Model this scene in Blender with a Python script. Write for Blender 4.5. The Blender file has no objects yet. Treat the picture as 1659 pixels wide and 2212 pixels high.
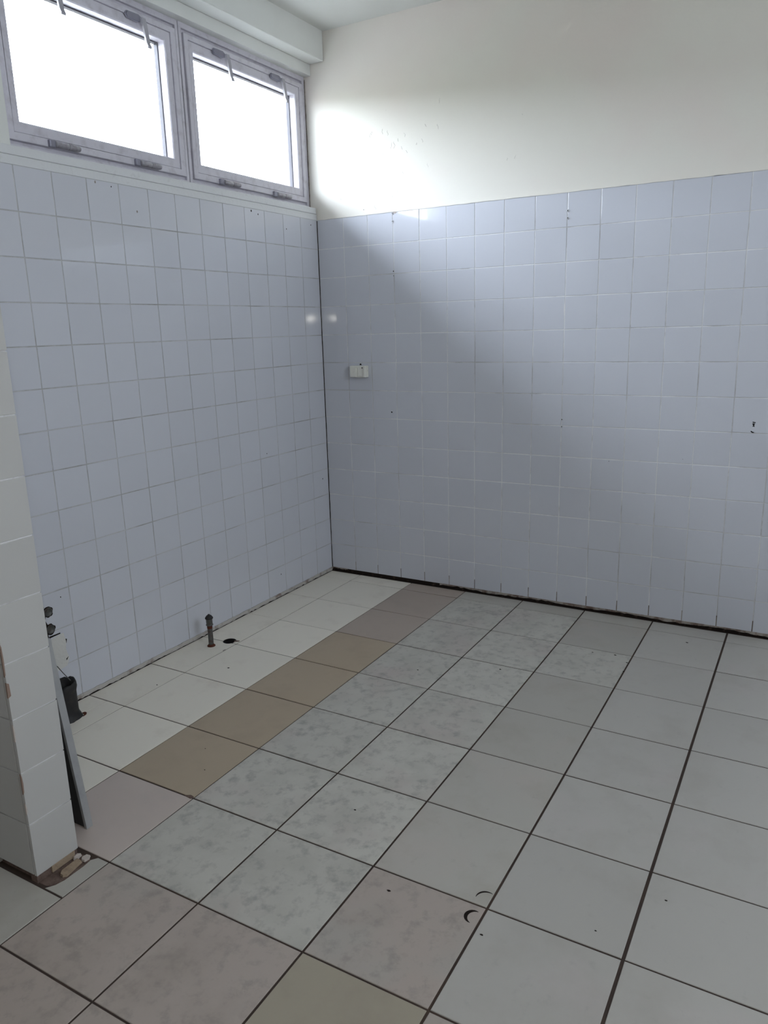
import bpy, bmesh, math, random
from mathutils import Vector, Matrix
random.seed(7)
S = bpy.context.scene
COL = S.collection
PI = math.pi

# ------------------------------------------------------------------ camera
def make_camera():
    yaw, pit, rol = math.radians(30.1134), math.radians(-13.7364), math.radians(-1.6015)
    d = Vector((-math.cos(pit)*math.sin(yaw), math.cos(pit)*math.cos(yaw), math.sin(pit)))
    r = d.cross(Vector((0, 0, 1))).normalized(); u = r.cross(d)
    r2 = math.cos(rol)*r + math.sin(rol)*u
    u2 = -math.sin(rol)*r + math.cos(rol)*u
    cam = bpy.data.cameras.new('camera')
    cam.sensor_fit = 'VERTICAL'; cam.sensor_height = 36.0; cam.sensor_width = 27.0
    cam.lens = 1629.23/2212*36.0
    cam.clip_start = 0.02; cam.clip_end = 200
    o = bpy.data.objects.new('camera', cam); COL.objects.link(o)
    m = Matrix((r2, u2, -d)).transposed().to_4x4()
    m.translation = Vector((2.4657, -3.6108, 1.4185))
    o.matrix_world = m
    S.camera = o
make_camera()

# ------------------------------------------------------------------ world, lights, exposure
SKY = 32.0
XRW = 4.4
w = bpy.data.worlds.new('overcast_sky'); S.world = w; w.use_nodes = True
bg = w.node_tree.nodes['Background']
bg.inputs['Color'].default_value = (0.785, 0.88, 1.0, 1); bg.inputs['Strength'].default_value = SKY
S.view_settings.view_transform = 'Standard'; S.view_settings.look = 'None'
S.view_settings.exposure = 0.0; S.view_settings.gamma = 1.0; S.view_settings.use_curve_mapping = False

def portal(name, loc, rot, sx, sy):
    l = bpy.data.lights.new(name, 'AREA'); l.shape = 'RECTANGLE'; l.size = sx; l.size_y = sy
    l.cycles.is_portal = True
    o = bpy.data.objects.new(name, l); o.location = loc; o.rotation_euler = rot; COL.objects.link(o)
portal('window_portal', (-0.13, -0.91, 2.375), (0, -PI/2, 0), 0.64, 1.80)
portal('fill_window_portal', (XRW+0.13, -2.5, 2.375), (0, PI/2, 0), 0.64, 1.40)  # portal of the unseen window added for fill

def torch():
    l = bpy.data.lights.new('phone_torch', 'POINT'); l.energy = 11.0; l.shadow_soft_size = 0.012
    l.color = (1.0, 0.95, 0.85)
    o = bpy.data.objects.new('phone_torch', l); o.location = (2.4657, -3.63, 1.537); COL.objects.link(o)
torch()

# ------------------------------------------------------------------ materials
def mat(name, col, rough=0.5, spec=0.5, metal=0.0, bump=0.0, bscale=40.0, vary=0.0, mottle=None, coat=0.0):
    """vary: brightness change per object; mottle: list of (scale, lo, hi, colour, amount, detail)"""
    m = bpy.data.materials.new(name); m.use_nodes = True
    nt = m.node_tree; N = nt.nodes; L = nt.links
    p = N['Principled BSDF']
    p.inputs['Roughness'].default_value = rough; p.inputs['Metallic'].default_value = metal
    p.inputs['Specular IOR Level'].default_value = spec
    p.inputs['Coat Weight'].default_value = coat
    rgb = N.new('ShaderNodeRGB'); rgb.outputs[0].default_value = (*col, 1); cur = rgb.outputs[0]
    geo = N.new('ShaderNodeNewGeometry'); oi = N.new('ShaderNodeObjectInfo')
    if vary:
        mr = N.new('ShaderNodeMapRange'); mr.inputs['To Min'].default_value = 1-vary; mr.inputs['To Max'].default_value = 1+vary
        L.new(oi.outputs['Random'], mr.inputs['Value'])
        hs = N.new('ShaderNodeHueSaturation'); L.new(mr.outputs[0], hs.inputs['Value']); L.new(cur, hs.inputs['Color'])
        cur = hs.outputs[0]
    for (sc, lo, hi, c2, amt, det) in (mottle or []):
        nz = N.new('ShaderNodeTexNoise'); nz.noise_dimensions = '4D'
        nz.inputs['Scale'].default_value = sc; nz.inputs['Detail'].default_value = det; nz.inputs['Roughness'].default_value = 0.62
        L.new(geo.outputs['Position'], nz.inputs['Vector'])
        mm = N.new('ShaderNodeMath'); mm.operation = 'MULTIPLY'; mm.inputs[1].default_value = 9.0 if vary else 0.0
        L.new(oi.outputs['Random'], mm.inputs[0]); L.new(mm.outputs[0], nz.inputs['W'])
        mr = N.new('ShaderNodeMapRange'); mr.inputs['From Min'].default_value = lo; mr.inputs['From Max'].default_value = hi
        mr.inputs['To Max'].default_value = amt
        L.new(nz.outputs['Fac'], mr.inputs['Value'])
        mx = N.new('ShaderNodeMix'); mx.data_type = 'RGBA'
        L.new(mr.outputs[0], mx.inputs['Factor']); L.new(cur, mx.inputs['A']); mx.inputs['B'].default_value = (*c2, 1)
        cur = mx.outputs['Result']
    L.new(cur, p.inputs['Base Color'])
    if bump:
        nz = N.new('ShaderNodeTexNoise'); nz.inputs['Scale'].default_value = bscale; nz.inputs['Detail'].default_value = 5
        L.new(geo.outputs['Position'], nz.inputs['Vector'])
        b = N.new('ShaderNodeBump'); b.inputs['Strength'].default_value = bump; b.inputs['Distance'].default_value = 0.01
        L.new(nz.outputs['Fac'], b.inputs['Height']); L.new(b.outputs[0], p.inputs['Normal'])
    return m

def glass_mat():
    m = bpy.data.materials.new('window_glass'); m.use_nodes = True
    nt = m.node_tree; N = nt.nodes; L = nt.links
    N.remove(N['Principled BSDF'])
    tr = N.new('ShaderNodeBsdfTransparent'); tr.inputs[0].default_value = (0.95, 0.95, 0.95, 1)
    gl = N.new('ShaderNodeBsdfGlossy'); gl.inputs['Roughness'].default_value = 0.02
    lw = N.new('ShaderNodeLayerWeight'); pw = N.new('ShaderNodeMath'); pw.operation = 'POWER'; pw.inputs[1].default_value = 5.0
    L.new(lw.outputs['Facing'], pw.inputs[0])
    fr = N.new('ShaderNodeMath'); fr.operation = 'MULTIPLY_ADD'; fr.inputs[1].default_value = 0.9; fr.inputs[2].default_value = 0.04
    L.new(pw.outputs[0], fr.inputs[0])
    mx = N.new('ShaderNodeMixShader')
    L.new(fr.outputs[0], mx.inputs[0]); L.new(tr.outputs[0], mx.inputs[1]); L.new(gl.outputs[0], mx.inputs[2])
    L.new(mx.outputs[0], N['Material Output'].inputs['Surface'])
    return m

M = {}
M['tile'] = mat('glazed_wall_tile', (0.618, 0.630, 0.684), 0.058, 0.5, vary=0.018, bump=0.008, bscale=9)
M['tile_end'] = mat('glazed_white_tile', (0.53, 0.525, 0.51), 0.28, 0.5, vary=0.02, bump=0.02, bscale=9)
M['grout'] = mat('wall_grout', (0.79, 0.79, 0.795), 0.8, 0.2, mottle=[(2.0, 0.47, 0.62, (0.45, 0.44, 0.44), 0.85, 5), (11, 0.54, 0.7, (0.36, 0.35, 0.35), 0.6, 4)], bump=0.2, bscale=120)
M['grout_grime'] = mat('wall_grout_grimy', (0.42, 0.38, 0.33), 0.85, 0.2, mottle=[(9, 0.40, 0.55, (0.13, 0.095, 0.07), 0.9, 4)], bump=0.2, bscale=120)
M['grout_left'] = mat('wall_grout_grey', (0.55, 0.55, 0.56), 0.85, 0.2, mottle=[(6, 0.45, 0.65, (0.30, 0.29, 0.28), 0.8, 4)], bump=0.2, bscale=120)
M['plaster'] = mat('painted_plaster', (0.80, 0.77, 0.70), 0.75, 0.25, mottle=[(1.6, 0.45, 0.75, (0.80, 0.715, 0.665), 0.9, 3)], bump=0.05, bscale=60)
M['paint'] = mat('white_ceiling_paint', (0.74, 0.75, 0.72), 0.8, 0.2, mottle=[(3, 0.5, 0.75, (0.70, 0.70, 0.67), 0.6, 3)], bump=0.04, bscale=50)
M['rear'] = mat('rear_paint', (0.50, 0.48, 0.46), 0.7, 0.3)
M['sill'] = mat('sill_paint', (0.70, 0.71, 0.72), 0.5, 0.35, mottle=[(18, 0.58, 0.72, (0.45, 0.44, 0.44), 0.6, 5)], bump=0.08, bscale=70)
M['frame'] = mat('grey_frame_paint', (0.62, 0.60, 0.66), 0.42, 0.4, mottle=[(22, 0.5, 0.74, (0.42, 0.39, 0.43), 0.75, 6)], bump=0.03, bscale=80)
M['gasket'] = mat('dark_gasket', (0.09, 0.085, 0.10), 0.6)
M['hinge'] = mat('worn_hinge_metal', (0.36, 0.35, 0.38), 0.42, metal=0.4, mottle=[(60, 0.45, 0.7, (0.17, 0.14, 0.15), 0.7, 4)])
M['latch_dark'] = mat('dark_latch_plate', (0.27, 0.265, 0.32), 0.4, metal=0.2)
M['latch'] = mat('grey_latch_lever', (0.40, 0.39, 0.43), 0.4, metal=0.2)
M['glass'] = glass_mat()
# floor
DK = (0.17, 0.155, 0.14)
M['f_white'] = mat('floor_tile_white', (0.839, 0.788, 0.691), 0.42, 0.4, vary=0.03, mottle=[(6, 0.56, 0.8, (0.634, 0.561, 0.480), 0.6, 5)], bump=0.02, bscale=14)
M['f_grey'] = mat('floor_tile_grey', (0.460, 0.438, 0.396), 0.40, 0.4, vary=0.05, mottle=[(2.4, 0.55, 0.68, (0.500, 0.441, 0.399), 0.45, 3), (5, 0.5, 0.78, (0.371, 0.339, 0.284), 0.7, 5), (30, 0.6, 0.8, (0.309, 0.285, 0.257), 0.4, 4)], bump=0.02, bscale=14)
M['f_grey_skylit'] = mat('floor_tile_grey_skylit', (0.482, 0.462, 0.428), 0.40, 0.4, vary=0.05, mottle=[(2.4, 0.55, 0.68, (0.535, 0.481, 0.467), 0.45, 3), (5, 0.5, 0.78, (0.397, 0.370, 0.332), 0.7, 5), (30, 0.6, 0.8, (0.331, 0.311, 0.301), 0.4, 4)], bump=0.02, bscale=14)  # grey tile again, with skylight painted into a lighter, bluer colour
M['f_stain'] = mat('floor_tile_grey_stained', (0.545, 0.525, 0.475), 0.45, 0.35, vary=0.04,
                   mottle=[(2.6, 0.52, 0.66, (0.50, 0.435, 0.405), 0.7, 3), (8, 0.44, 0.68, (0.44, 0.425, 0.38), 0.7, 6), (26, 0.50, 0.68, (0.27, 0.255, 0.24), 0.62, 6)], bump=0.02, bscale=14)
M['f_blush'] = mat('floor_tile_blush', (0.555, 0.475, 0.43), 0.42, 0.4, vary=0.02, mottle=[(6, 0.5, 0.75, (0.48, 0.42, 0.39), 0.6, 5)], bump=0.02, bscale=14)
M['f_taupe'] = mat('floor_tile_taupe', (0.444, 0.372, 0.317), 0.42, 0.4, vary=0.02, mottle=[(8, 0.5, 0.8, (0.336, 0.283, 0.239), 0.5, 5)], bump=0.02, bscale=14)
M['f_beige'] = mat('floor_tile_beige', (0.437, 0.355, 0.259), 0.42, 0.4, vary=0.035, mottle=[(8, 0.5, 0.8, (0.336, 0.262, 0.195), 0.5, 5)], bump=0.02, bscale=14)
M['f_pink'] = mat('floor_tile_pinkish', (0.441, 0.377, 0.334), 0.42, 0.4, vary=0.03, mottle=[(2.2, 0.54, 0.66, (0.400, 0.392, 0.356), 0.5, 3), (24, 0.52, 0.68, (0.250, 0.230, 0.209), 0.5, 6), (6, 0.48, 0.75, (0.323, 0.272, 0.237), 0.6, 5), (26, 0.55, 0.75, (0.266, 0.226, 0.196), 0.4, 5)], bump=0.02, bscale=14)
M['f_tan'] = mat('floor_tile_tan', (0.378, 0.334, 0.261), 0.42, 0.4, vary=0.03, mottle=[(6, 0.48, 0.75, (0.304, 0.256, 0.208), 0.6, 5)], bump=0.02, bscale=14)
M['joint'] = mat('floor_joint_dirt', (0.062, 0.046, 0.040), 0.9, 0.1, mottle=[(5, 0.5, 0.75, (0.11, 0.075, 0.055), 0.8, 5)])
M['gap'] = mat('black_gap_grime', (0.022, 0.016, 0.014), 0.9, 0.1, mottle=[(30, 0.55, 0.75, (0.11, 0.08, 0.06), 0.7, 5)])
M['bead'] = mat('dirty_sealant', (0.36, 0.325, 0.29), 0.8, 0.2, mottle=[(26, 0.45, 0.62, (0.15, 0.10, 0.08), 0.9, 5)], bump=0.4, bscale=90)
M['bead_pale'] = mat('pale_sealant', (0.50, 0.475, 0.45), 0.8, 0.2, mottle=[(14, 0.52, 0.66, (0.20, 0.14, 0.11), 0.8, 5)], bump=0.3, bscale=90)
M['mortar'] = mat('brown_mortar', (0.19, 0.135, 0.115), 0.95, 0.1, mottle=[(45, 0.45, 0.7, (0.07, 0.05, 0.045), 0.8, 5)], bump=0.6, bscale=120)
M['brick'] = mat('tan_brick', (0.37, 0.285, 0.205), 0.9, 0.1, mottle=[(50, 0.5, 0.75, (0.22, 0.16, 0.12), 0.8, 5)], bump=0.4, bscale=140)
M['chunk'] = mat('pale_mortar_crumb', (0.55, 0.49, 0.45), 0.9, 0.1, bump=0.4, bscale=140)
M['terra'] = mat('terracotta_chip', (0.30, 0.215, 0.175), 0.9, 0.1, bump=0.3, bscale=150)
M['black'] = mat('black_plastic', (0.020, 0.019, 0.020), 0.55, 0.4, mottle=[(40, 0.5, 0.75, (0.05, 0.04, 0.035), 0.7, 4)])
M['hole'] = mat('dark_hole', (0.010, 0.008, 0.008), 0.9, 0.05)
M['steel'] = mat('weathered_pipe_steel', (0.10, 0.10, 0.095), 0.5, metal=0.5, mottle=[(60, 0.5, 0.7, (0.09, 0.04, 0.03), 0.8, 4)])
M['rust'] = mat('rust', (0.10, 0.035, 0.022), 0.85, 0.1)
M['switch'] = mat('ivory_plastic', (0.80, 0.79, 0.72), 0.38, 0.5, mottle=[(60, 0.55, 0.75, (0.50, 0.48, 0.42), 0.6, 3)])
M['board'] = mat('grey_board', (0.37, 0.375, 0.38), 0.5, 0.3, mottle=[(14, 0.5, 0.75, (0.24, 0.25, 0.27), 0.6, 4)])
M['board_dark'] = mat('dark_board_face', (0.05, 0.05, 0.052), 0.6, 0.3)
M['patch'] = mat('raw_white_plaster', (0.66, 0.65, 0.62), 0.9, 0.1, bump=0.3, bscale=90)
M['plug'] = mat('pale_wall_plug', (0.62, 0.63, 0.65), 0.5)
M['ground'] = mat('outdoor_paving', (0.24, 0.235, 0.22), 0.9, 0.1)
M['hedge'] = mat('outdoor_hedge', (0.26, 0.24, 0.18), 0.9, 0.1, mottle=[(3, 0.4, 0.6, (0.16, 0.16, 0.11), 0.9, 6)])
M['canopy'] = mat('canopy_concrete', (0.20, 0.20, 0.20), 0.9, 0.1)

# ------------------------------------------------------------------ mesh helpers
def link(name, me, m, parent=None, loc=(0, 0, 0), rot=(0, 0, 0)):
    o = bpy.data.objects.new(name, me); COL.objects.link(o)
    o.location = loc; o.rotation_euler = rot
    if m is not None and not me.materials: me.materials.append(m)
    if parent is not None: o.parent = parent
    return o
def bm_mesh(bm, name, smooth=False):
    bmesh.ops.recalc_face_normals(bm, faces=bm.faces)
    if smooth:
        for f in bm.faces: f.smooth = True
    me = bpy.data.meshes.new(name); bm.to_mesh(me); bm.free(); return me
def box(bm, x0, x1, y0, y1, z0, z1, bev=0.0, seg=2):
    g = bmesh.ops.create_cube(bm, size=1.0)
    vs = g['verts']
    for v in vs:
        v.co = Vector(((x0+x1)/2 + v.co.x*(x1-x0), (y0+y1)/2 + v.co.y*(y1-y0), (z0+z1)/2 + v.co.z*(z1-z0)))
    if bev > 0:
        es = list({e for v in vs for e in v.link_edges})
        bmesh.ops.bevel(bm, geom=es, offset=bev, segments=seg, affect='EDGES', profile=0.5)
def boxes(name, lst, m, parent=None, bev=0.0):
    bm = bmesh.new()
    for b in lst: box(bm, *b, bev=bev)
    return link(name, bm_mesh(bm, name), m, parent)
def lathe(bm, prof, cx, cy, n=24, axis='z', jag=None):
    """prof: list of (r, h); closed surface of revolution"""
    rings = []
    for k, (r, h) in enumerate(prof):
        ring = []
        for i in range(n):
            a = 2*PI*i/n
            hh = h + (jag[i % len(jag)] if (jag and k in jag_rows) else 0)
            c, s = r*math.cos(a), r*math.sin(a)
            if axis == 'z': co = (cx+c, cy+s, hh)
            elif axis == 'y': co = (cx+c, hh, cy+s)
            else: co = (hh, cx+c, cy+s)
            ring.append(bm.verts.new(co))
        rings.append(ring)
    for a, b in zip(rings, rings[1:]):
        for i in range(n):
            bm.faces.new((a[i], a[(i+1) % n], b[(i+1) % n], b[i]))
    bm.faces.new(rings[0]); bm.faces.new(rings[-1])
jag_rows = ()
def tube(bm, pts, r, n=8):
    pts = [Vector(p) for p in pts]; rings = []
    for i, p in enumerate(pts):
        t = (pts[min(i+1, len(pts)-1)] - pts[max(i-1, 0)]).normalized()
        a = t.cross(Vector((0.3, 0.2, 0.9))).normalized(); b = t.cross(a)
        rings.append([bm.verts.new(p + r*(math.cos(2*PI*k/n)*a + math.sin(2*PI*k/n)*b)) for k in range(n)])
    for a, b in zip(rings, rings[1:]):
        for k in range(n): bm.faces.new((a[k], a[(k+1) % n], b[(k+1) % n], b[k]))
    bm.faces.new(rings[0]); bm.faces.new(rings[-1])
def prism(bm, poly, z0, z1, plane='z'):
    """extruded polygon; plane z: (x,y); plane x: (y,z) extruded in x; plane y: (x,z) extruded in y"""
    def co(a, b, h):
        return {'z': (a, b, h), 'x': (h, a, b), 'y': (a, h, b)}[plane]
    lo = [bm.verts.new(co(a, b, z0)) for a, b in poly]; hi = [bm.verts.new(co(a, b, z1)) for a, b in poly]
    n = len(poly)
    bm.faces.new(lo); bm.faces.new(hi)
    for i in range(n): bm.faces.new((lo[i], lo[(i+1) % n], hi[(i+1) % n], hi[i]))
def structure(o, label=None, cat=None):
    o['kind'] = 'structure'
    if label: o['label'] = label
    if cat: o['category'] = cat
    return o
def tag(o, label, cat, group=None):
    o['label'] = label; o['category'] = cat
    if group: o['group'] = group
    return o
def empty(name, loc=(0, 0, 0)):
    o = bpy.data.objects.new(name, None); COL.objects.link(o); o.location = loc; o.empty_display_size = 0.05; return o

# ------------------------------------------------------------------ dimensions
ZT, PV = 1.9943, 0.152            # top of tiling, row pitch
CEIL = 2.893
SILL = 2.058
XR, YR = 4.4, -5.2                # right wall, rear wall
COLS = [0.2039, 0.5432, 0.877, 1.2052, 1.5337, 1.8641, 2.1965]
ROWS = [0.1192, 0.4528, 0.7894, 1.1249, 1.4589, 1.7903, 2.1148, 2.4433, 2.7732]
PY0, PY1, PX = -2.593, -2.462, 0.775   # tiled partition

# ------------------------------------------------------------------ shell
wall_back = boxes('wall_back', [(-0.25, XR+0.2, 0.0015, 0.25, ZT, CEIL+0.15), (-0.25, XR+0.2, 0.012, 0.25, -0.15, ZT)], M['plaster'])
structure(wall_back, 'white plastered wall tiled to shoulder height, right of the window corner', 'wall')
wl = [(-0.25, -0.012, YR-0.2, 0.2, -0.15, ZT),                     # tiled part
      (-0.25, -0.012, YR-0.2, 0.2, ZT, 2.024),
      (-0.25, -0.03, YR-0.2, 0.2, 2.024, 2.044),
      (-0.25, 0.0, YR-0.2, 0.2, 2.702, CEIL+0.15),                 # lintel
      (-0.25, 0.0, YR-0.2, -1.815, 2.044, 2.702)]
wall_left = boxes('wall_left', wl, M['paint'])
structure(wall_left, 'white tiled wall under the two windows, left of the corner', 'wall')
gb = boxes('grout_bed', [(0.0, XR, 0.0007, 0.0125, 0.075, ZT-0.0005)], M['grout'], wall_back)
boxes('grout_bed', [(0.0, XR, 0.0010, 0.0125, 0.0, 0.075)], M['grout_grime'], wall_back)
gl = boxes('grout_bed', [(-0.0125, -0.0008, YR, 0.0, 0.0, ZT-0.0005)], M['grout_left'], wall_left)
ceiling = boxes('ceiling', [(-0.25, XR+0.2, YR-0.2, 0.25, CEIL, CEIL+0.2)], M['paint'])
structure(ceiling, 'plain white painted ceiling above the window beam', 'ceiling')
beam = boxes('trim_1', [(-0.001, 0.088, YR, 0.0, 2.7535, CEIL+0.02)], M['paint'])
structure(beam, 'white painted beam running under the ceiling above both windows', 'beam')
bv = beam.modifiers.new('edge', 'BEVEL'); bv.width = 0.006; bv.segments = 2; bv.limit_method = 'ANGLE'
wr = boxes('wall_right', [(XR, XR+0.2, YR-0.2, 0.25, -0.15, 2.044), (XR, XR+0.2, YR-0.2, 0.25, 2.702, CEIL+0.15), (XR, XR+0.2, YR-0.2, -3.2, 2.044, 2.702), (XR, XR+0.2, -1.8, 0.25, 2.044, 2.702)], M['plaster'])
structure(wr, 'white wall outside the picture on the right', 'wall')
wb = boxes('wall_rear', [(-0.25, XR+0.2, YR-0.2, YR, -0.15, CEIL+0.15)], M['rear'])
structure(wb, 'grey painted wall behind the viewer', 'wall')

# sill board
def sill_board():
    bm = bmesh.new()
    box(bm, -0.046, 0.0035, -2.46, -0.006, 2.024, SILL-0.003, bev=0.003)
    box(bm, -0.020, 0.0015, -2.46, -0.001, ZT-0.001, 2.0235, bev=0.001)
    return link('trim_2', bm_mesh(bm, 'sill_board'), M['sill'])
sb = structure(sill_board(), 'white painted window sill board above the tiles', 'window sill')

# ------------------------------------------------------------------ wall tiles
_tm = {}
def tile_mesh(w_, h_, t=0.010, bev=0.0013, m=None):
    """tile standing in local x (width) / z (height), front face at y=0 looking to -y, origin in its middle"""
    key = (round(w_, 4), round(h_, 4), t, m.name)
    if key in _tm: return _tm[key]
    bm = bmesh.new()
    box(bm, -w_/2, w_/2, 0, t, -h_/2, h_/2)
    es = [e for e in bm.edges if all(abs(v.co.y) < 1e-6 for v in e.verts)]
    bmesh.ops.bevel(bm, geom=es, offset=bev, segments=2, affect='EDGES', profile=0.6)
    me = bm_mesh(bm, 'tile'); me.materials.append(m)
    for p in me.polygons: p.use_smooth = False
    _tm[key] = me
    return me
G = 0.0038   # wall joint width
def put_tile(parent, center, rotz, w_, h_, m, jit=1.0, yaw=0.0):
    me = tile_mesh(w_, h_, m=m)
    j = 0.0016*jit
    n = Vector((math.sin(rotz), -math.cos(rotz), 0))
    c = Vector(center) + n*random.uniform(-0.0002, 0.0003)*jit
    return link('tile', me, None, parent, c, (0, 0, rotz+yaw) if yaw else (random.gauss(0, j), random.gauss(0, j*0.5), rotz + random.gauss(0, j)))

YAW = -0.0073   # the corner is not quite square here
row_edges = [ZT - PV*k for k in range(14)]
# back wall: front looks to -y
bx = [0.004] + [0.1685 + 0.152*k for k in range(22)]
for k in range(len(bx)-1):
    for r in range(13):
        x0, x1 = bx[k] + (G/2 if k else 0), bx[k+1]-G/2
        z1, z0 = row_edges[r]-G/2, row_edges[r+1]+G/2
        if r == 12: z0 = 0.022
        put_tile(wall_back, ((x0+x1)/2, -0.0005, (z0+z1)/2), 0.0, x1-x0, z1-z0, M['tile'], yaw=YAW*(k == 0 and r == 3))
# left wall: front looks to +x  (rotz = 90 deg)
ly = [0.004] + [0.1548 + 0.1513*k for k in range(16)]
for k in range(len(ly)-1):
    for r in range(13):
        y0, y1 = ly[k] + (G/2 if k else 0), ly[k+1]-G/2
        y1 = min(y1, -PY1-0.002)
        z1, z0 = row_edges[r]-G/2, row_edges[r+1]+G/2
        if r == 12: z0 = 0.018
        put_tile(wall_left, (0.0005, -(y0+y1)/2, (z0+z1)/2), PI/2, y1-y0, z1-z0, M['tile'], yaw=-YAW*(k == 0 and r == 3))
# plain tiling going on outside the picture (far right of the back wall)
boxes('far_tiling', [(bx[-1]+0.002, XR, 0.0, 0.004, 0.022, ZT-0.002)], M['tile'], wall_back)

# dark crack in the corner and along the floor
def ragged(name, parent, m, n, f, plane, d0, d1):
    """strip polygon with a ragged edge: f(i/n) -> (a0,b0),(a1,b1)"""
    bm = bmesh.new(); lo = []; hi = []
    for i in range(n+1):
        p, q = f(i/n); lo.append(p); hi.append(q)
    prism(bm, lo + hi[::-1], d0, d1, plane)
    bmesh.ops.triangulate(bm, faces=[f_ for f_ in bm.faces if len(f_.verts) > 4])
    return link(name, bm_mesh(bm, name), m, parent)
rr = random.Random(3)
ragged('corner_crack', wall_back, M['gap'], 60, lambda t: ((-0.001, 0.01+t*1.98), (0.0018+rr.uniform(0, 0.0026), 0.01+t*1.98)), 'y', -0.0006, 0.004)
ragged('floor_gap', wall_back, M['gap'], 90, lambda t: ((t*4.3, -0.001), (t*4.3, 0.021)), 'y', 0.0005, 0.011)
ragged('sealant_remnant', wall_back, M['bead'], 120,
       lambda t: ((0.72+t*2.2, 0.0235), (0.72+t*2.2, 0.0135+rr.uniform(-0.003, 0.0035)+0.004*math.sin(t*31))), 'y', -0.0035, 0.008)
ragged('sealant_remnant', wall_back, M['bead'], 24, lambda t: ((0.0+t*0.11, 0.023), (0.0+t*0.11, 0.017+rr.uniform(-0.003, 0.003))), 'y', -0.003, 0.008)
ragged('sealant_bead', wall_left, M['bead_pale'], 160,
       lambda t: ((-0.004-t*2.45, 0.0205+rr.uniform(-0.001, 0.002)), (-0.004-t*2.45, 0.0035+rr.uniform(-0.0025, 0.003))), 'x', -0.004, 0.004)
ragged('floor_gap', wall_left, M['gap'], 30, lambda t: ((-0.0-t*2.45, -0.002), (-0.0-t*2.45, 0.020)), 'x', -0.008, 0.0006)
# painted edge on top of the tiling
ragged('paint_edge', wall_back, M['plaster'], 140, lambda t: ((0.02+t*4.3, ZT+0.006), (0.02+t*4.3, ZT-0.0015+rr.uniform(-0.0015, 0.001))), 'y', -0.0022, 0.005)

# wall plugs, drill holes and marks on the back wall
def plug(x, z, r=0.0055):
    bm = bmesh.new()
    lathe(bm, [(r, 0.002), (r, -0.003), (r*0.86, -0.0042), (r*0.52, -0.0042), (r*0.45, -0.001)], x, z, 16, 'y')
    o = link('wall_plug', bm_mesh(bm, 'wall_plug'), M['plug'], wall_back)
    bm = bmesh.new(); lathe(bm, [(r*0.45, -0.0012), (r*0.4, -0.0018)], x, z, 12, 'y')
    link('plug_hole', bm_mesh(bm, 'plug_hole'), M['hole'], o)
for x, z in [(0.4716, 1.9865), (0.4712, 1.9483), (1.3865, 1.9138), (1.386, 1.882), (1.386, 0.961), (1.386, 0.926)]: plug(x, z)
def mark(parent, name, pts, m, plane='y', d=(-0.0016, 0.002)):
    bm = bmesh.new(); prism(bm, pts, d[0], d[1], plane); return link(name, bm_mesh(bm, name), m, parent)
def blob(cx, cz, rx, rz, n=9, seed=0):
    q = random.Random(seed)
    return [(cx+rx*math.cos(2*PI*i/n)*q.uniform(0.65, 1.15), cz+rz*math.sin(2*PI*i/n)*q.uniform(0.65, 1.15)) for i in range(n)]
mark(wall_back, 'drill_hole', [(0.4335, 0.9695), (0.4365, 0.9715), (0.4450, 0.9690), (0.4420, 0.9655), (0.4375, 0.9635)], M['hole'])
mark(wall_back, 'drill_hole', [(0.243, 1.224), (0.249, 1.231), (0.2535, 1.2265), (0.256, 1.221), (0.243, 1.221)], M['hole'])
# black glue marks at the right
mark(wall_back, 'glue_mark', [(2.2215, 0.9795), (2.2255, 0.9805), (2.2355, 0.9785), (2.2355, 0.9755), (2.2255, 0.976)], M['hole'])
mark(wall_back, 'glue_mark', [(2.222, 0.972), (2.227, 0.9735), (2.2335, 0.973), (2.2305, 0.966), (2.2325, 0.9575), (2.2285, 0.961), (2.2235, 0.959), (2.227, 0.9655)], M['hole'])
mark(wall_back, 'glue_mark', [(2.2175, 0.9395), (2.2215, 0.941), (2.2265, 0.937), (2.2335, 0.936), (2.231, 0.933), (2.2245, 0.9325)], M['hole'])
mark(wall_back, 'chip', [(0.476, 1.998), (0.50, 1.999), (0.497, 1.989), (0.488, 1.984), (0.478, 1.986)], M['chunk'], d=(-0.0018, 0.002))
for i, (x, z, s) in enumerate([(0.469, 1.703, .004), (0.4695, 1.68, .003), (1.62, 0.77, .0025), (1.95, 0.80, .002), (0.3, 2.02, .002)]):
    mark(wall_back, 'drill_hole', blob(x, z, s*0.6, s, 7, i), M['gap'])
# hairline cracks and specks in the plaster
for i in range(34):
    q = random.Random(100+i)
    if i < 22: x, z = q.gauss(0.42, 0.10), q.uniform(2.03, 2.40)
    else: x, z = q.uniform(0.1, 1.2), q.uniform(2.05, 2.6)
    pts = [(x, z)]
    for k in range(q.randint(1, 4)): pts.append((pts[-1][0]+q.uniform(-0.005, 0.006), pts[-1][1]-q.uniform(0.002, 0.009)))
    wv = q.uniform(0.0004, 0.0009)
    mark(wall_back, 'plaster_crack', pts + [(a+wv, b+wv*0.5) for a, b in pts[::-1]], M['bead'], d=(0.0009, 0.003))
# specks on the left wall
for i, (y, z, s) in enumerate([(-1.475, 1.985, .005), (-1.40, 1.978, .003), (-0.555, 1.982, .006), (-0.505, 1.972, .004), (-0.06, 1.965, .004), (-0.28, 1.925, .004), (-1.28, 1.90, .005), (-0.555, 0.80, .003), (-0.06, 0.575, .004), (-0.50, 0.125, .004), (-1.86, 0.445, .003)]):
    mark(wall_left, 'speck', blob(y, z, s*0.7, s, 7, 40+i), M['gap'] if s != .005 else M['bead'], 'x', (-0.002, 0.0017))

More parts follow.
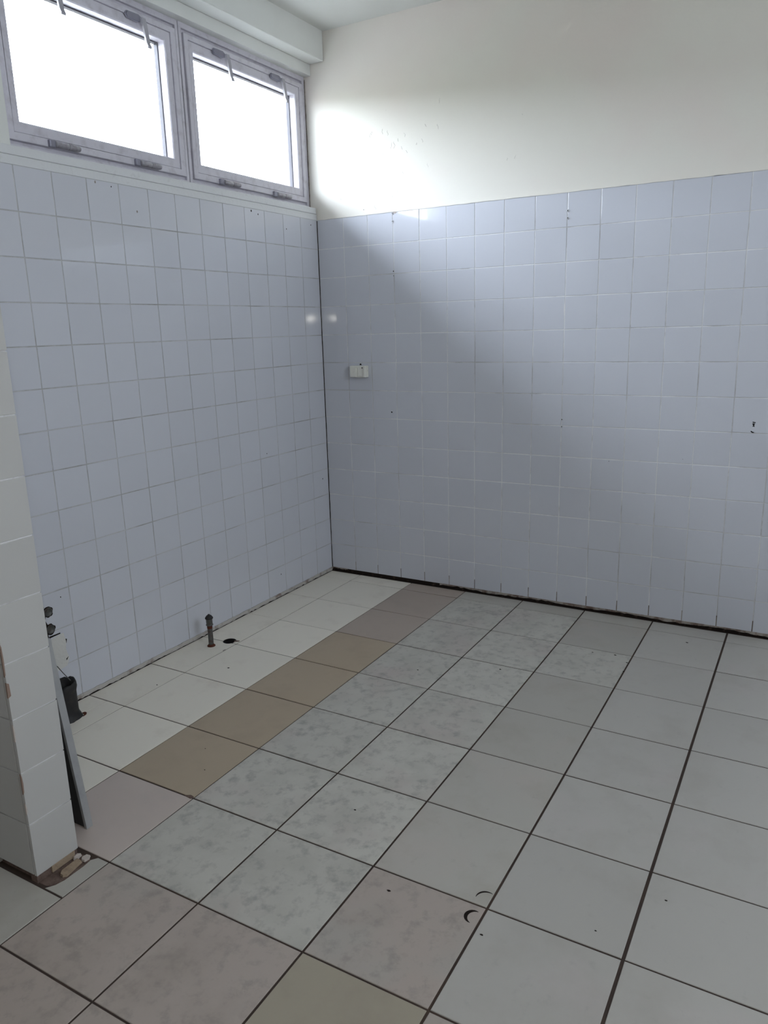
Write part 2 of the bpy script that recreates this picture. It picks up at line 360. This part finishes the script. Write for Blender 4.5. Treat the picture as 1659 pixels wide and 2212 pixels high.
# ------------------------------------------------------------------ broken spot of the left wall behind the partition
def pipe_end(y, z, r, seed):
    bm = bmesh.new(); q = random.Random(seed); n = 20
    o_, i_ = [], []
    for k in range(n):
        a = 2*PI*k/n; f = q.uniform(0.92, 1.12)
        o_.append((y+r*f*math.cos(a), z+r*f*math.sin(a))); 
    prism(bm, o_, -0.002, 0.0016, 'x')
    o = link('wall_hole', bm_mesh(bm, 'wall_hole'), M['gap'], wall_left)
    bm = bmesh.new(); lathe(bm, [(r*0.86, 0.001), (r*0.84, 0.004), (r*0.7, 0.005), (r*0.66, 0.002)], y, z, 20, 'x')
    link('pipe_end', bm_mesh(bm, 'pipe_end', True), M['steel'], o)
pipe_end(-1.922, 0.405, 0.021, 1); pipe_end(-1.922, 0.335, 0.021, 2)
mark(wall_left, 'wall_chase', [(-1.955, 0.44), (-1.937, 0.43), (-1.934, 0.39), (-1.938, 0.375), (-1.930, 0.355), (-1.934, 0.31), (-1.926, 0.30), (-1.93, 0.265), (-1.922, 0.25), (-1.928, 0.21), (-1.921, 0.19), (-1.93, 0.16), (-1.955, 0.15)], M['gap'], 'x', (-0.002, 0.0014))
mark(wall_left, 'plaster_patch', [(-1.925, 0.295), (-1.87, 0.302), (-1.862, 0.262), (-1.868, 0.235), (-1.858, 0.19), (-1.872, 0.165), (-1.92, 0.158), (-1.926, 0.20)], M['patch'], 'x', (-0.002, 0.0018))
mark(wall_left, 'patch_slot', [(-1.93, 0.308), (-1.883, 0.307), (-1.883, 0.303), (-1.93, 0.301)], M['gap'], 'x', (-0.002, 0.0022))
mark(wall_left, 'patch_mark', [(-1.864, 0.274), (-1.858, 0.272), (-1.862, 0.256)], M['gap'], 'x', (-0.002, 0.0022))
mark(wall_left, 'patch_mark', [(-1.872, 0.194), (-1.860, 0.200), (-1.872, 0.186)], M['gap'], 'x', (-0.002, 0.0022))

# ------------------------------------------------------------------ floor
floor = boxes('floor', [(-0.25, XR+0.2, YR-0.2, 0.25, -0.15, -0.0022)], M['joint'])
structure(floor, 'tiled floor of square tiles with dark joints', 'floor')
def floor_poly(poly, m, z1=0.0, bev=0.0012):
    bm = bmesh.new(); prism(bm, poly, -0.012, z1)
    es = [e for e in bm.edges if all(abs(v.co.z-z1) < 1e-6 for v in e.verts)]
    bmesh.ops.bevel(bm, geom=es, offset=bev, segments=1, affect='EDGES')
    c = Vector((sum(p[0] for p in poly)/len(poly), sum(p[1] for p in poly)/len(poly), 0))
    bmesh.ops.translate(bm, verts=bm.verts, vec=-c)
    me = bm_mesh(bm, 'floor_tile')
    o = link('tile', me, m, floor, c, (random.gauss(0, 0.0012), random.gauss(0, 0.0012), 0))
    return o
cx = [0.004] + COLS + [COLS[-1]+0.332*k for k in range(1, 7)]; cx[-1] = min(cx[-1], XR)
cw = [0.0, 0.0038, 0.0042, 0.0044, 0.0058, 0.0064, 0.0066, 0.0082] + [0.0072]*8     # joint widths of columns
ry = [0.008] + ROWS + [ROWS[-1]+0.332*k for k in range(1, 8)]
ry_left = [0.008] + ROWS[:8] + [2.597 + 0.332*k for k in range(0, 8)]
def kind(i, j):
    if i == 2:
        return {0: 'f_taupe', 1: 'f_taupe', 2: 'f_taupe', 3: 'f_beige', 4: 'f_beige', 5: 'f_beige', 6: 'f_beige', 7: 'f_blush'}.get(j, 'f_grey')
    if i < 2: return 'f_white' if j < 8 else 'f_grey'
    if (i, j) in [(5, 7), (6, 8)]: return 'f_pink'
    if (i, j) in [(4, 8), (3, 9), (3, 8), (4, 9)]: return 'f_pink'
    if (i, j) in [(5, 8), (5, 9)]: return 'f_tan'
    if i == 3 and 1 <= j: return 'f_stain'
    if i == 4 and 1 <= j <= 7: return 'f_stain'
    if (i, j) in [(5, 2)]: return 'f_stain'
    return 'f_grey_skylit' if i >= 6 else 'f_grey'  # right-hand columns get the copy with skylight painted in
HOLE = (0.1525, -1.110, 0.032)
def arc(a0, a1, n, grow=1.0):
    return [(HOLE[0]+HOLE[2]*grow*math.cos(a0+(a1-a0)*k/n), HOLE[1]+HOLE[2]*grow*math.sin(a0+(a1-a0)*k/n)) for k in range(n+1)]
for i in range(len(cx)-1):
    rows = ry_left if i < 3 else ry
    for j in range(len(rows)-1):
        gj = 0.0046 if i < 2 else (0.0056 if i == 2 else 0.0052)
        x0, x1 = cx[i]+cw[i]/2, cx[i+1]-cw[i+1]/2
        y1, y0 = -rows[j]-gj/2, -rows[j+1]+gj/2
        if y0 < YR: continue
        m = M[kind(i, j)]
        zz = random.uniform(-0.0004, 0.0004)
        if i == 0 and j == 3:
            s_ = (y0-HOLE[1])/HOLE[2]; a = math.asin(s_)
            floor_poly([(x0, y0)] + arc(PI-a, a, 14) + [(x1, y0), (x1, y1), (x0, y1)], m, zz, 0.0004); continue
        if i == 0 and j == 4:
            s_ = (y1-HOLE[1])/HOLE[2]; a = math.asin(s_)
            floor_poly([(x0, y0), (x1, y0), (x1, y1)] + arc(a, -PI-a, 12) + [(x0, y1)], m, zz, 0.0004); continue
        if i == 0 and j == 6:      # cut for the drain pipe
            floor_poly([(x0, -1.925), (0.106, -1.925), (0.106, y1), (x0, y1)], m, zz)
            floor_poly([(0.109, y0), (x1, y0), (x1, y1), (0.109, y1)], m, zz)
            floor_poly([(x0, y0), (0.106, y0), (0.106, -2.01), (x0, -2.01)], m, zz); continue
        if i == 2 and j == 8:      # broken tile at the foot of the partition
            floor_poly([(0.849, y0), (x1, y0), (x1, y1), (0.835, y1), (0.823, -2.462), (0.829, -2.49), (0.826, -2.518), (0.8285, -2.55), (0.822, -2.575), (0.805, y0)], m, zz); continue
        if i < 2 and j == 8: continue   # under the partition
        floor_poly([(x0, y0), (x1, y0), (x1, y1), (x0, y1)], m, zz)
# dirt in the two chipped corners of a tile, specks on the floor
def fmark(pts, m=None, z=(-0.001, 0.0009)):
    return mark(floor, 'stain', pts, m or M['gap'], 'z', z)
def ring_arc(cxx, cyy, r, w_, a0, a1, n=12):
    o_ = [(cxx+(r+w_*math.sin(PI*k/n))*math.cos(a0+(a1-a0)*k/n), cyy+(r+w_*math.sin(PI*k/n))*math.sin(a0+(a1-a0)*k/n)) for k in range(n+1)]
    i_ = [(cxx+(r-0.0008)*math.cos(a0+(a1-a0)*k/n), cyy+(r-0.0008)*math.sin(a0+(a1-a0)*k/n)) for k in range(n+1)]
    return o_ + i_[::-1]

# ------------------------------------------------------------------ windows
XF = -0.042
def frame_boxes(ya, yb, za, zb, wl_, wr_, wb_, wt_, x0, x1):
    return [(x0, x1, ya, ya+wl_, za, zb), (x0, x1, yb-wr_, yb, za, zb), (x0, x1, ya+wl_, yb-wr_, za, za+wb_), (x0, x1, ya+wl_, yb-wr_, zb-wt_, zb)]
def rim(name, parent, m, ya, yb, za, zb, wl_, wr_, wb_, wt_, x0, x1, bev=0.0015):
    """mitred rectangular frame"""
    bm = bmesh.new()
    o = [(ya, za), (yb, za), (yb, zb), (ya, zb)]
    i = [(ya+wl_, za+wb_), (yb-wr_, za+wb_), (yb-wr_, zb-wt_), (ya+wl_, zb-wt_)]
    V = lambda p, x: bm.verts.new((x, p[0], p[1]))
    of, ob = [V(p, x1) for p in o], [V(p, x0) for p in o]
    if_, ib = [V(p, x1) for p in i], [V(p, x0) for p in i]
    for k in range(4):
        l = (k+1) % 4
        bm.faces.new((of[k], of[l], if_[l], if_[k])); bm.faces.new((ob[k], ob[l], ib[l], ib[k]))
        bm.faces.new((of[k], of[l], ob[l], ob[k])); bm.faces.new((if_[k], if_[l], ib[l], ib[k]))
    if bev:
        es = [e for e in bm.edges if abs(e.verts[0].co.x-x1) < 1e-6 and abs(e.verts[1].co.x-x1) < 1e-6 and
              (abs(e.verts[0].co.y-e.verts[1].co.y) < 1e-6 or abs(e.verts[0].co.z-e.verts[1].co.z) < 1e-6)]
        bmesh.ops.bevel(bm, geom=es, offset=bev, segments=1, affect='EDGES')
    return link(name, bm_mesh(bm, name), m, parent)
def latch(parent, yp, yl0, yl1, z=2.638):
    bm = bmesh.new()
    pts = [(yp-0.040, z), (yp-0.030, z+0.013), (yp+0.030, z+0.015), (yp+0.048, z+0.006), (yp+0.048, z-0.006), (yp+0.025, z-0.014), (yp-0.030, z-0.011)]
    prism(bm, pts, -0.036, -0.026, 'x')
    es = [e for e in bm.edges if all(abs(v.co.x+0.026) < 1e-6 for v in e.verts)]
    bmesh.ops.bevel(bm, geom=es, offset=0.003, segments=2, affect='EDGES')
    o = link('latch', bm_mesh(bm, 'latch'), M['latch_dark'], parent)
    bm = bmesh.new()
    side = [(-0.028, z+0.004), (-0.014, z+0.004), (-0.012, z-0.02), (-0.010, z-0.086), (-0.002, z-0.099), (-0.006, z-0.106), (-0.017, z-0.096), (-0.021, z-0.02), (-0.028, z-0.010)]
    lo, hi = [], []
    for (x, zz) in side:
        t = (z-zz)/0.085; y = yl0 + (yl1-yl0)*t
        lo.append(bm.verts.new((x, y-0.010, zz))); hi.append(bm.verts.new((x, y+0.010, zz)))
    n = len(side); bm.faces.new(lo); bm.faces.new(hi)
    for k in range(n): bm.faces.new((lo[k], lo[(k+1) % n], hi[(k+1) % n], hi[k]))
    bmesh.ops.bevel(bm, geom=list(bm.edges), offset=0.0012, segments=1, affect='EDGES')
    link('lever', bm_mesh(bm, 'lever'), M['latch'], o)
def hinge(parent, y0, y1, z):
    bm = bmesh.new()
    box(bm, -0.040, -0.024, y0, y0+0.026, z-0.013, z+0.013, bev=0.004)
    o = link('hinge', bm_mesh(bm, 'hinge'), M['latch_dark'], parent)
    bm = bmesh.new()
    ym = (y0+0.026+y1)/2
    lathe(bm, [(0.010, y0+0.024), (0.0112, y0+0.028), (0.0112, ym-0.002), (0.010, ym-0.0005)], -0.0275, z, 18, 'y')
    lathe(bm, [(0.010, ym+0.0005), (0.0112, ym+0.003), (0.0112, y1-0.012), (0.009, y1-0.003), (0.004, y1)], -0.0275, z, 18, 'y')
    link('barrel', bm_mesh(bm, 'barrel', True), M['hinge'], o)
def window(name, ya, yb, label, latches, hinges, left_extra=0.0, right_extra=0.0):
    root = empty(name, (0, 0, 0)); structure(root, label, 'window')
    z0, z1 = 2.040, 2.704
    fl, fr = 0.018+left_extra, 0.016+right_extra
    rim('frame', root, M['frame'], ya, yb, z0, z1, fl, fr, 0.032, 0.024, -0.125, XF)
    rim('frame_lip', root, M['frame'], ya+fl-0.003, yb-fr+0.003, z0+0.030, z1-0.021, 0.028, 0.028, 0.030, 0.036, -0.124, -0.106)
    rim('track', root, M['frame'], ya+fl-0.003, yb-fr+0.003, z0+0.030, z1-0.021, 0.0075, 0.0075, 0.0155, 0.0165, -0.104, XF-0.013, 0)
    sa, sb_, sz0, sz1 = ya+fl+0.006, yb-fr-0.006, z0+0.045, z1-0.040
    oa, ob_ = ya+0.080, yb-0.086       # daylight opening
    sash = rim('sash', root, M['frame'], sa, sb_, sz0, sz1, (oa-sa)*0.45, (sb_-ob_)*0.45, 0.026, 0.022, -0.105, XF+0.005)
    rim('sash_bead', sash, M['frame'], sa+(oa-sa)*0.44, sb_-(sb_-ob_)*0.44, sz0+0.025, sz1-0.021, oa-sa-(oa-sa)*0.44, (sb_-ob_)*0.56, 2.150-sz0-0.025, sz1-0.021-2.602, -0.105, XF+0.001, 0.004)
    rim('gasket', sash, M['gasket'], oa-0.002, ob_+0.002, 2.148, 2.604, 0.0065, 0.0065, 0.005, 0.0075, -0.100, -0.080, 0)
    bm = bmesh.new(); box(bm, -0.094, -0.090, oa-0.001, ob_+0.001, 2.149, 2.603)
    link('pane', bm_mesh(bm, 'pane'), M['glass'], sash)
    for a in latches: latch(root, *a)
    for a in hinges: hinge(root, *a)
    return root
window('window_1', -1.815, -0.914, 'larger-looking grey framed window at the upper left edge, two latches on top', [(-1.580, -1.537, -1.529), (-1.1736, -1.130, -1.122)], [(-1.636, -1.502, 2.097), (-1.233, -1.095, 2.097)])
window('window_2', -0.910, 0.000, 'grey framed window next to the wall corner', [(-0.6765, -0.630, -0.619), (-0.2625, -0.216, -0.204)], [(-0.728, -0.588, 2.094), (-0.327, -0.184, 2.091)], 0.0, 0.004)
w5 = window('fill_window', 1.8, 3.2, 'grey framed unseen window added in the right wall for fill light', [], [])  # unseen window, added to raise the ambient light in the room
w5.location = (XR, 0, 0); w5.rotation_euler = (0, 0, PI)
boxes('window_mullion_cover', [(-0.120, -0.046, -0.915, -0.909, 2.040, 2.704)], M['gasket'], bpy.data.objects['window_1'])
# small reveal bead where the window meets the corner
ragged('reveal_crack', wall_back, M['bead'], 40, lambda t: ((-0.0405, 2.06+t*0.63), (-0.0375+rr.uniform(0, 0.0012), 2.06+t*0.63)), 'y', -0.0015, 0.003)

# ------------------------------------------------------------------ tiled partition
part = boxes('wall_partition', [(0.0, PX-0.011, PY0+0.011, PY1-0.002, -0.05, 2.0)], M['mortar'])
structure(part, 'narrow white tiled partition end standing at the left edge', 'wall')
boxes('grout_bed', [(PX-0.012, PX-0.0022, PY0+0.003, PY1-0.003, 0.02, 1.99)], M['grout'], part)
boxes('grout_bed', [(0.0, PX-0.003, PY0+0.0022, PY0+0.012, 0.024, 1.99)], M['grout_left'], part)
boxes('partition_render', [(0.0, PX-0.012, PY1-0.004, PY1-0.001, 0.0, 1.99)], M['patch'], part)
boxes('partition_top', [(0.0, PX, PY0, PY1, 1.992, 2.0)], M['patch'], part)
pz = [0.020 if k == 0 else 0.0255+0.1515*k for k in range(14)]
for k in range(13):
    z0, z1 = pz[k]+G/2, min(pz[k+1]-G/2, 1.992)
    put_tile(part, (PX, (PY0+PY1)/2, (z0+z1)/2), PI/2, PY1-PY0-0.001, z1-z0, M['tile_end'], 0.8)
pfx = [0.004, 0.155, 0.307, 0.459, 0.611, 0.763]
for k in range(5):
    for r in range(13):
        z0, z1 = pz[r]+G/2, min(pz[r+1]-G/2, 1.992)
        if r == 0: z0 = 0.004 if k < 4 else 0.022
        put_tile(part, ((pfx[k]+pfx[k+1])/2, PY0, (z0+z1)/2), 0.0, pfx[k+1]-pfx[k]-G, z1-z0, M['tile_end'], 0.8)
# chipped left edge
mark(part, 'edge_chip', [(-2.594, 0.585), (-2.587, 0.58), (-2.586, 0.547), (-2.5945, 0.543)], M['terra'], 'x', (PX-0.004, PX+0.0012))
for i, (za, zb) in enumerate([(0.60, 0.69), (0.42, 0.47), (0.27, 0.33), (0.21, 0.245)]):
    mark(part, 'edge_chip', [(-2.5945, zb), (-2.5915, zb-0.01), (-2.5905, (za+zb)/2), (-2.5915, za+0.006), (-2.5945, za)], M['terra'] if i % 2 == 0 else M['chunk'], 'x', (PX-0.004, PX+0.0008))
# exposed brick and rubble at the foot
def lump(name, poly, z0, z1, m, parent=None, seed=0, taper=0.85):
    q = random.Random(seed); bm = bmesh.new()
    c = Vector((sum(p[0] for p in poly)/len(poly), sum(p[1] for p in poly)/len(poly)))
    lo = [bm.verts.new((p[0]-c.x, p[1]-c.y, 0)) for p in poly]
    hi = [bm.verts.new(((p[0]-c.x)*taper, (p[1]-c.y)*taper, (z1-z0)*q.uniform(0.75, 1.0))) for p in poly]
    n = len(poly); bm.faces.new(lo)
    for k in range(n): bm.faces.new((lo[k], lo[(k+1) % n], hi[(k+1) % n], hi[k]))
    t = bm.verts.new((0, 0, (z1-z0)*0.92))
    for k in range(n): bm.faces.new((hi[k], hi[(k+1) % n], t))
    return link(name, bm_mesh(bm, name), m, parent, (c.x, c.y, z0))
boxes('exposed_brick', [(PX-0.03, PX+0.001, -2.548, -2.474, 0.001, 0.0225)], M['brick'], part, bev=0.002)
boxes('mortar_bed', [(PX-0.03, PX-0.004, PY0+0.002, PY1-0.002, -0.004, 0.022)], M['mortar'], part)
bed = lump('mortar_patch', [(0.765, -2.592), (0.80, -2.590), (0.822, -2.575), (0.830, -2.54), (0.829, -2.46), (0.80, -2.448), (0.765, -2.455)], -0.004, -0.0008, M['mortar'], floor, 5, 0.9)
o = lump('brick_shard', [(0.791, -2.478), (0.812, -2.481), (0.822, -2.538), (0.815, -2.546), (0.803, -2.545), (0.793, -2.533)], 0.0, 0.0080, M['brick'], None, 3, 0.95)
tag(o, 'flat tan brick shard lying at the foot of the tiled partition', 'shard')
o = lump('mortar_crumb', [(0.796, -2.470), (0.801, -2.456), (0.811, -2.452), (0.819, -2.463), (0.817, -2.477), (0.804, -2.478)], 0.0, 0.007, M['chunk'], None, 8, 0.86)
tag(o, 'pale mortar crumb touching the tan brick shard', 'rubble')
o = lump('mortar_crumb', [(0.777, -2.468), (0.787, -2.462), (0.790, -2.475), (0.785, -2.487), (0.777, -2.484)], 0.0, 0.011, M['chunk'], None, 9, 0.84)
tag(o, 'pale mortar crumb against the bottom tile of the partition', 'rubble')

# ------------------------------------------------------------------ leaning board
def leaning_board():
    root = empty('leaning_board', (0.0, 0.0, 0.0))
    tag(root, 'thin grey board leaning behind the tiled partition', 'board')
    H = 0.62
    def pt(x, t, z): # t: through the thickness
        y = -2.3565 - 0.021*t - 0.052*z/H
        return (x, y, z)
    bm = bmesh.new()
    pr = [(0.20, 0), (0.20, 0.8), (0.694, 0.8), (0.694, 0)]
    lo = [bm.verts.new(pt(x, t, 0.0)) for x, t in pr]; hi = [bm.verts.new(pt(x, t, H)) for x, t in pr]
    bm.faces.new(lo); bm.faces.new(hi)
    for k in range(4): bm.faces.new((lo[k], lo[(k+1) % 4], hi[(k+1) % 4], hi[k]))
    link('panel', bm_mesh(bm, 'panel'), M['board_dark'], root)
    bm = bmesh.new()
    pr = [(0.694, 1.0), (0.705, 1.0), (0.705, -0.05), (0.694, -0.05)]
    lo = [bm.verts.new(pt(x, t, 0.0)) for x, t in pr]; hi = [bm.verts.new(pt(x, t, H)) for x, t in pr]
    bm.faces.new(lo); bm.faces.new(hi)
    for k in range(4): bm.faces.new((lo[k], lo[(k+1) % 4], hi[(k+1) % 4], hi[k]))
    bmesh.ops.bevel(bm, geom=list(bm.edges), offset=0.0008, segments=1, affect='EDGES')
    e = link('edge_strip', bm_mesh(bm, 'edge_strip'), M['board'], root); e['label'] = 'light grey edge of the board'
leaning_board()

# ------------------------------------------------------------------ drain pipe stub
def drain_pipe():
    global jag_rows
    root = empty('drain_pipe', (0.072, -1.957, 0.0))
    tag(root, 'black plastic drain pipe stub rising from the floor by the partition', 'pipe')
    q = random.Random(4)
    bm = bmesh.new(); n = 28; r = 0.049
    prof = [(r+0.013, -0.002), (r+0.008, 0.008), (r+0.002, 0.016), (r, 0.03), (r, 0.105), (r+0.002, 0.114), (r+0.0045, 0.124), (r+0.004, 0.138), (r, 0.146), (r-0.006, 0.144), (r-0.007, 0.08), (r-0.008, 0.03)]
    rings = []
    jag = [q.uniform(-0.006, 0.006) for _ in range(n)]
    for k, (rad, h) in enumerate(prof):
        ring = []
        for i in range(n):
            a = 2*PI*i/n
            top = jag[i]*(1 if 7 <= k <= 9 else 0) - (0.016*max(0, -math.sin(a)) if 6 <= k <= 9 else 0)
            rj = rad*(1+(0.06*jag[(i*5) % n]/0.006 if k < 2 else 0))
            ring.append(bm.verts.new((rj*math.cos(a), rj*math.sin(a), h+top)))
        rings.append(ring)
    for a, b in zip(rings, rings[1:]):
        for i in range(n): bm.faces.new((a[i], a[(i+1) % n], b[(i+1) % n], b[i]))
    bm.faces.new(rings[-1])
    link('pipe_wall', bm_mesh(bm, 'pipe_wall', True), M['black'], root)
    bm = bmesh.new(); lathe(bm, [(r-0.007, 0.09), (r-0.0085, 0.095)], 0, 0, 24)
    link('pipe_opening', bm_mesh(bm, 'pipe_opening'), M['hole'], root)
    bm = bmesh.new(); prism(bm, [(0.03, 0.050), (0.045, 0.048), (0.056, 0.034), (0.052, 0.052), (0.044, 0.060), (0.034, 0.060)], 0.0, 0.003)
    link('rust_stain', bm_mesh(bm, 'rust_stain'), M['rust'], root)
    bm = bmesh.new(); tube(bm, [(0.013, 0.031, 0.143), (-0.002, 0.0146, 0.178), (-0.022, 0.0085, 0.2025), (-0.045, -0.004, 0.225)], 0.0016, 6)
    link('wire', bm_mesh(bm, 'wire'), M['steel'], root)
drain_pipe()

# ------------------------------------------------------------------ capped pipe stub
def capped_pipe():
    root = empty('capped_pipe', (0.113, -1.192, 0.0))
    tag(root, 'short upright metal pipe stub with a cap, beside the floor drain hole', 'pipe')
    bm = bmesh.new(); lathe(bm, [(0.019, -0.001), (0.0185, 0.003), (0.014, 0.006), (0.0125, 0.010)], 0, 0, 20)
    link('flange', bm_mesh(bm, 'flange', False), M['rust'], root)
    bm = bmesh.new(); lathe(bm, [(0.0115, 0.004), (0.0115, 0.085), (0.0108, 0.104)], 0, 0, 18)
    link('stem', bm_mesh(bm, 'stem', False), M['steel'], root)
    bm = bmesh.new(); lathe(bm, [(0.0118, 0.087), (0.0124, 0.090), (0.0124, 0.101), (0.0118, 0.104)], 0, 0, 18)
    link('rust_band', bm_mesh(bm, 'rust_band'), M['rust'], root)
    bm = bmesh.new(); lathe(bm, [(0.0165, 0.103), (0.0175, 0.106), (0.0145, 0.110), (0.0145, 0.131), (0.0175, 0.134), (0.018, 0.1375)], 0, 0, 8)
    link('coupling', bm_mesh(bm, 'coupling'), M['steel'], root)
    bm = bmesh.new(); lathe(bm, [(0.0185, 0.136), (0.0185, 0.140), (0.0115, 0.150), (0.006, 0.151), (0.005, 0.156), (0.002, 0.157)], 0, 0, 18)
    link('cap', bm_mesh(bm, 'cap'), M['black'], root)
capped_pipe()

# floor drain hole
def drain_hole():
    root = empty('floor_drain', (HOLE[0], HOLE[1], 0.0))
    tag(root, 'round black drain hole in the white floor tiles', 'drain')
    r = HOLE[2]
    bm = bmesh.new(); n = 28
    prof = [(r-0.0005, -0.011), (r-0.0005, -0.0012), (r-0.003, -0.001), (r-0.0035, -0.010)]
    rings = [[bm.verts.new((a*math.cos(2*PI*i/n), a*math.sin(2*PI*i/n), h)) for i in range(n)] for a, h in prof]
    for a, b in zip(rings, rings[1:]):
        for i in range(n): bm.faces.new((a[i], a[(i+1) % n], b[(i+1) % n], b[i]))
    link('rim', bm_mesh(bm, 'rim', True), M['black'], root)
    bm = bmesh.new(); bmesh.ops.create_circle(bm, cap_ends=True, radius=r, segments=28)
    bmesh.ops.translate(bm, verts=bm.verts, vec=(0, 0, -0.0018))
    link('bottom', bm_mesh(bm, 'bottom'), M['hole'], root)
drain_hole()
fmark([(0.172, -1.098), (0.183, -1.090), (0.196, -1.088), (0.199, -1.097), (0.187, -1.106), (0.180, -1.112)], M['mortar'], (-0.001, 0.0008))
fmark(blob(0.2035, -1.205, 0.006, 0.012, 8, 4), M['bead'])
fmark(blob(0.185, -1.60, 0.0035, 0.003, 6, 4)); fmark(blob(0.345, -1.34, 0.005, 0.004, 7, 5))
fmark([(0.842, -2.117), (0.858, -2.106), (0.872, -2.108), (0.878, -2.114), (0.870, -2.121), (0.850, -2.119)], M['mortar'])
for i, (x, y, s) in enumerate([(2.05, -0.20, .006), (1.795, -0.475, .006), (1.70, -0.49, .004), (1.857, -0.53, .005), (1.864, -0.62, .004), (1.617, -2.177, .006), (1.885, -2.20, .005), (0.71, -1.88, .003), (1.36, -1.93, .004), (1.40, -0.83, .005), (1.09, -0.99, .004), (2.02, -2.42, .004), (2.25, -1.88, .004), (0.80, -1.98, .003), (2.12, -2.06, .003)]):
    fmark(blob(x, y, s, s*0.55, 8, 60+i))
fmark(ring_arc(1.853, -2.092, 0.030, 0.004, math.radians(80), math.radians(178)))
fmark(ring_arc(1.852, -2.158, 0.022, 0.009, math.radians(95), math.radians(250)))

# ------------------------------------------------------------------ wall switch
def wall_switch():
    root = empty('light_switch', (0.247, 0.0, 1.187))
    tag(root, 'ivory surface mounted double switch box on the tiled wall near the corner', 'switch')
    bm = bmesh.new(); box(bm, -0.052, 0.052, -0.030, -0.0005, -0.031, 0.031, bev=0.003)
    link('box', bm_mesh(bm, 'box'), M['switch'], root)
    bm = bmesh.new(); box(bm, -0.047, -0.006, -0.0365, -0.029, -0.026, 0.022, bev=0.002)
    link('rocker', bm_mesh(bm, 'rocker'), M['switch'], root, rot=(math.radians(4), 0, 0))
    bm = bmesh.new(); box(bm, -0.001, 0.036, -0.0335, -0.029, -0.026, 0.020, bev=0.002)
    link('rocker', bm_mesh(bm, 'rocker'), M['switch'], root, rot=(math.radians(-3), 0, 0))
    bm = bmesh.new(); box(bm, 0.038, 0.051, -0.040, -0.029, -0.030, 0.030, bev=0.003)
    link('side_cover', bm_mesh(bm, 'side_cover'), M['switch'], root)
    bm = bmesh.new(); box(bm, 0.028, 0.033, -0.0345, -0.030, 0.018, 0.023)
    link('slot', bm_mesh(bm, 'slot'), M['gap'], root)
wall_switch()

# ------------------------------------------------------------------ outdoors (what shapes the daylight)
g = boxes('ground_outside', [(-40, -0.26, -40, 40, -0.4, -0.2)], M['ground']); structure(g, 'paved ground outside the windows', 'ground')
h = boxes('hedge_outside', [(-9.0, -8.0, -30, 30, -0.3, 3.3)], M['hedge']); structure(h, 'tall boundary hedge far outside the windows', 'hedge')
c = boxes('roof_overhang', [(-2.9, -0.26, -8, 6, 4.90, 5.05)], M['canopy']); structure(c, 'roof overhang outside above the windows', 'roof')
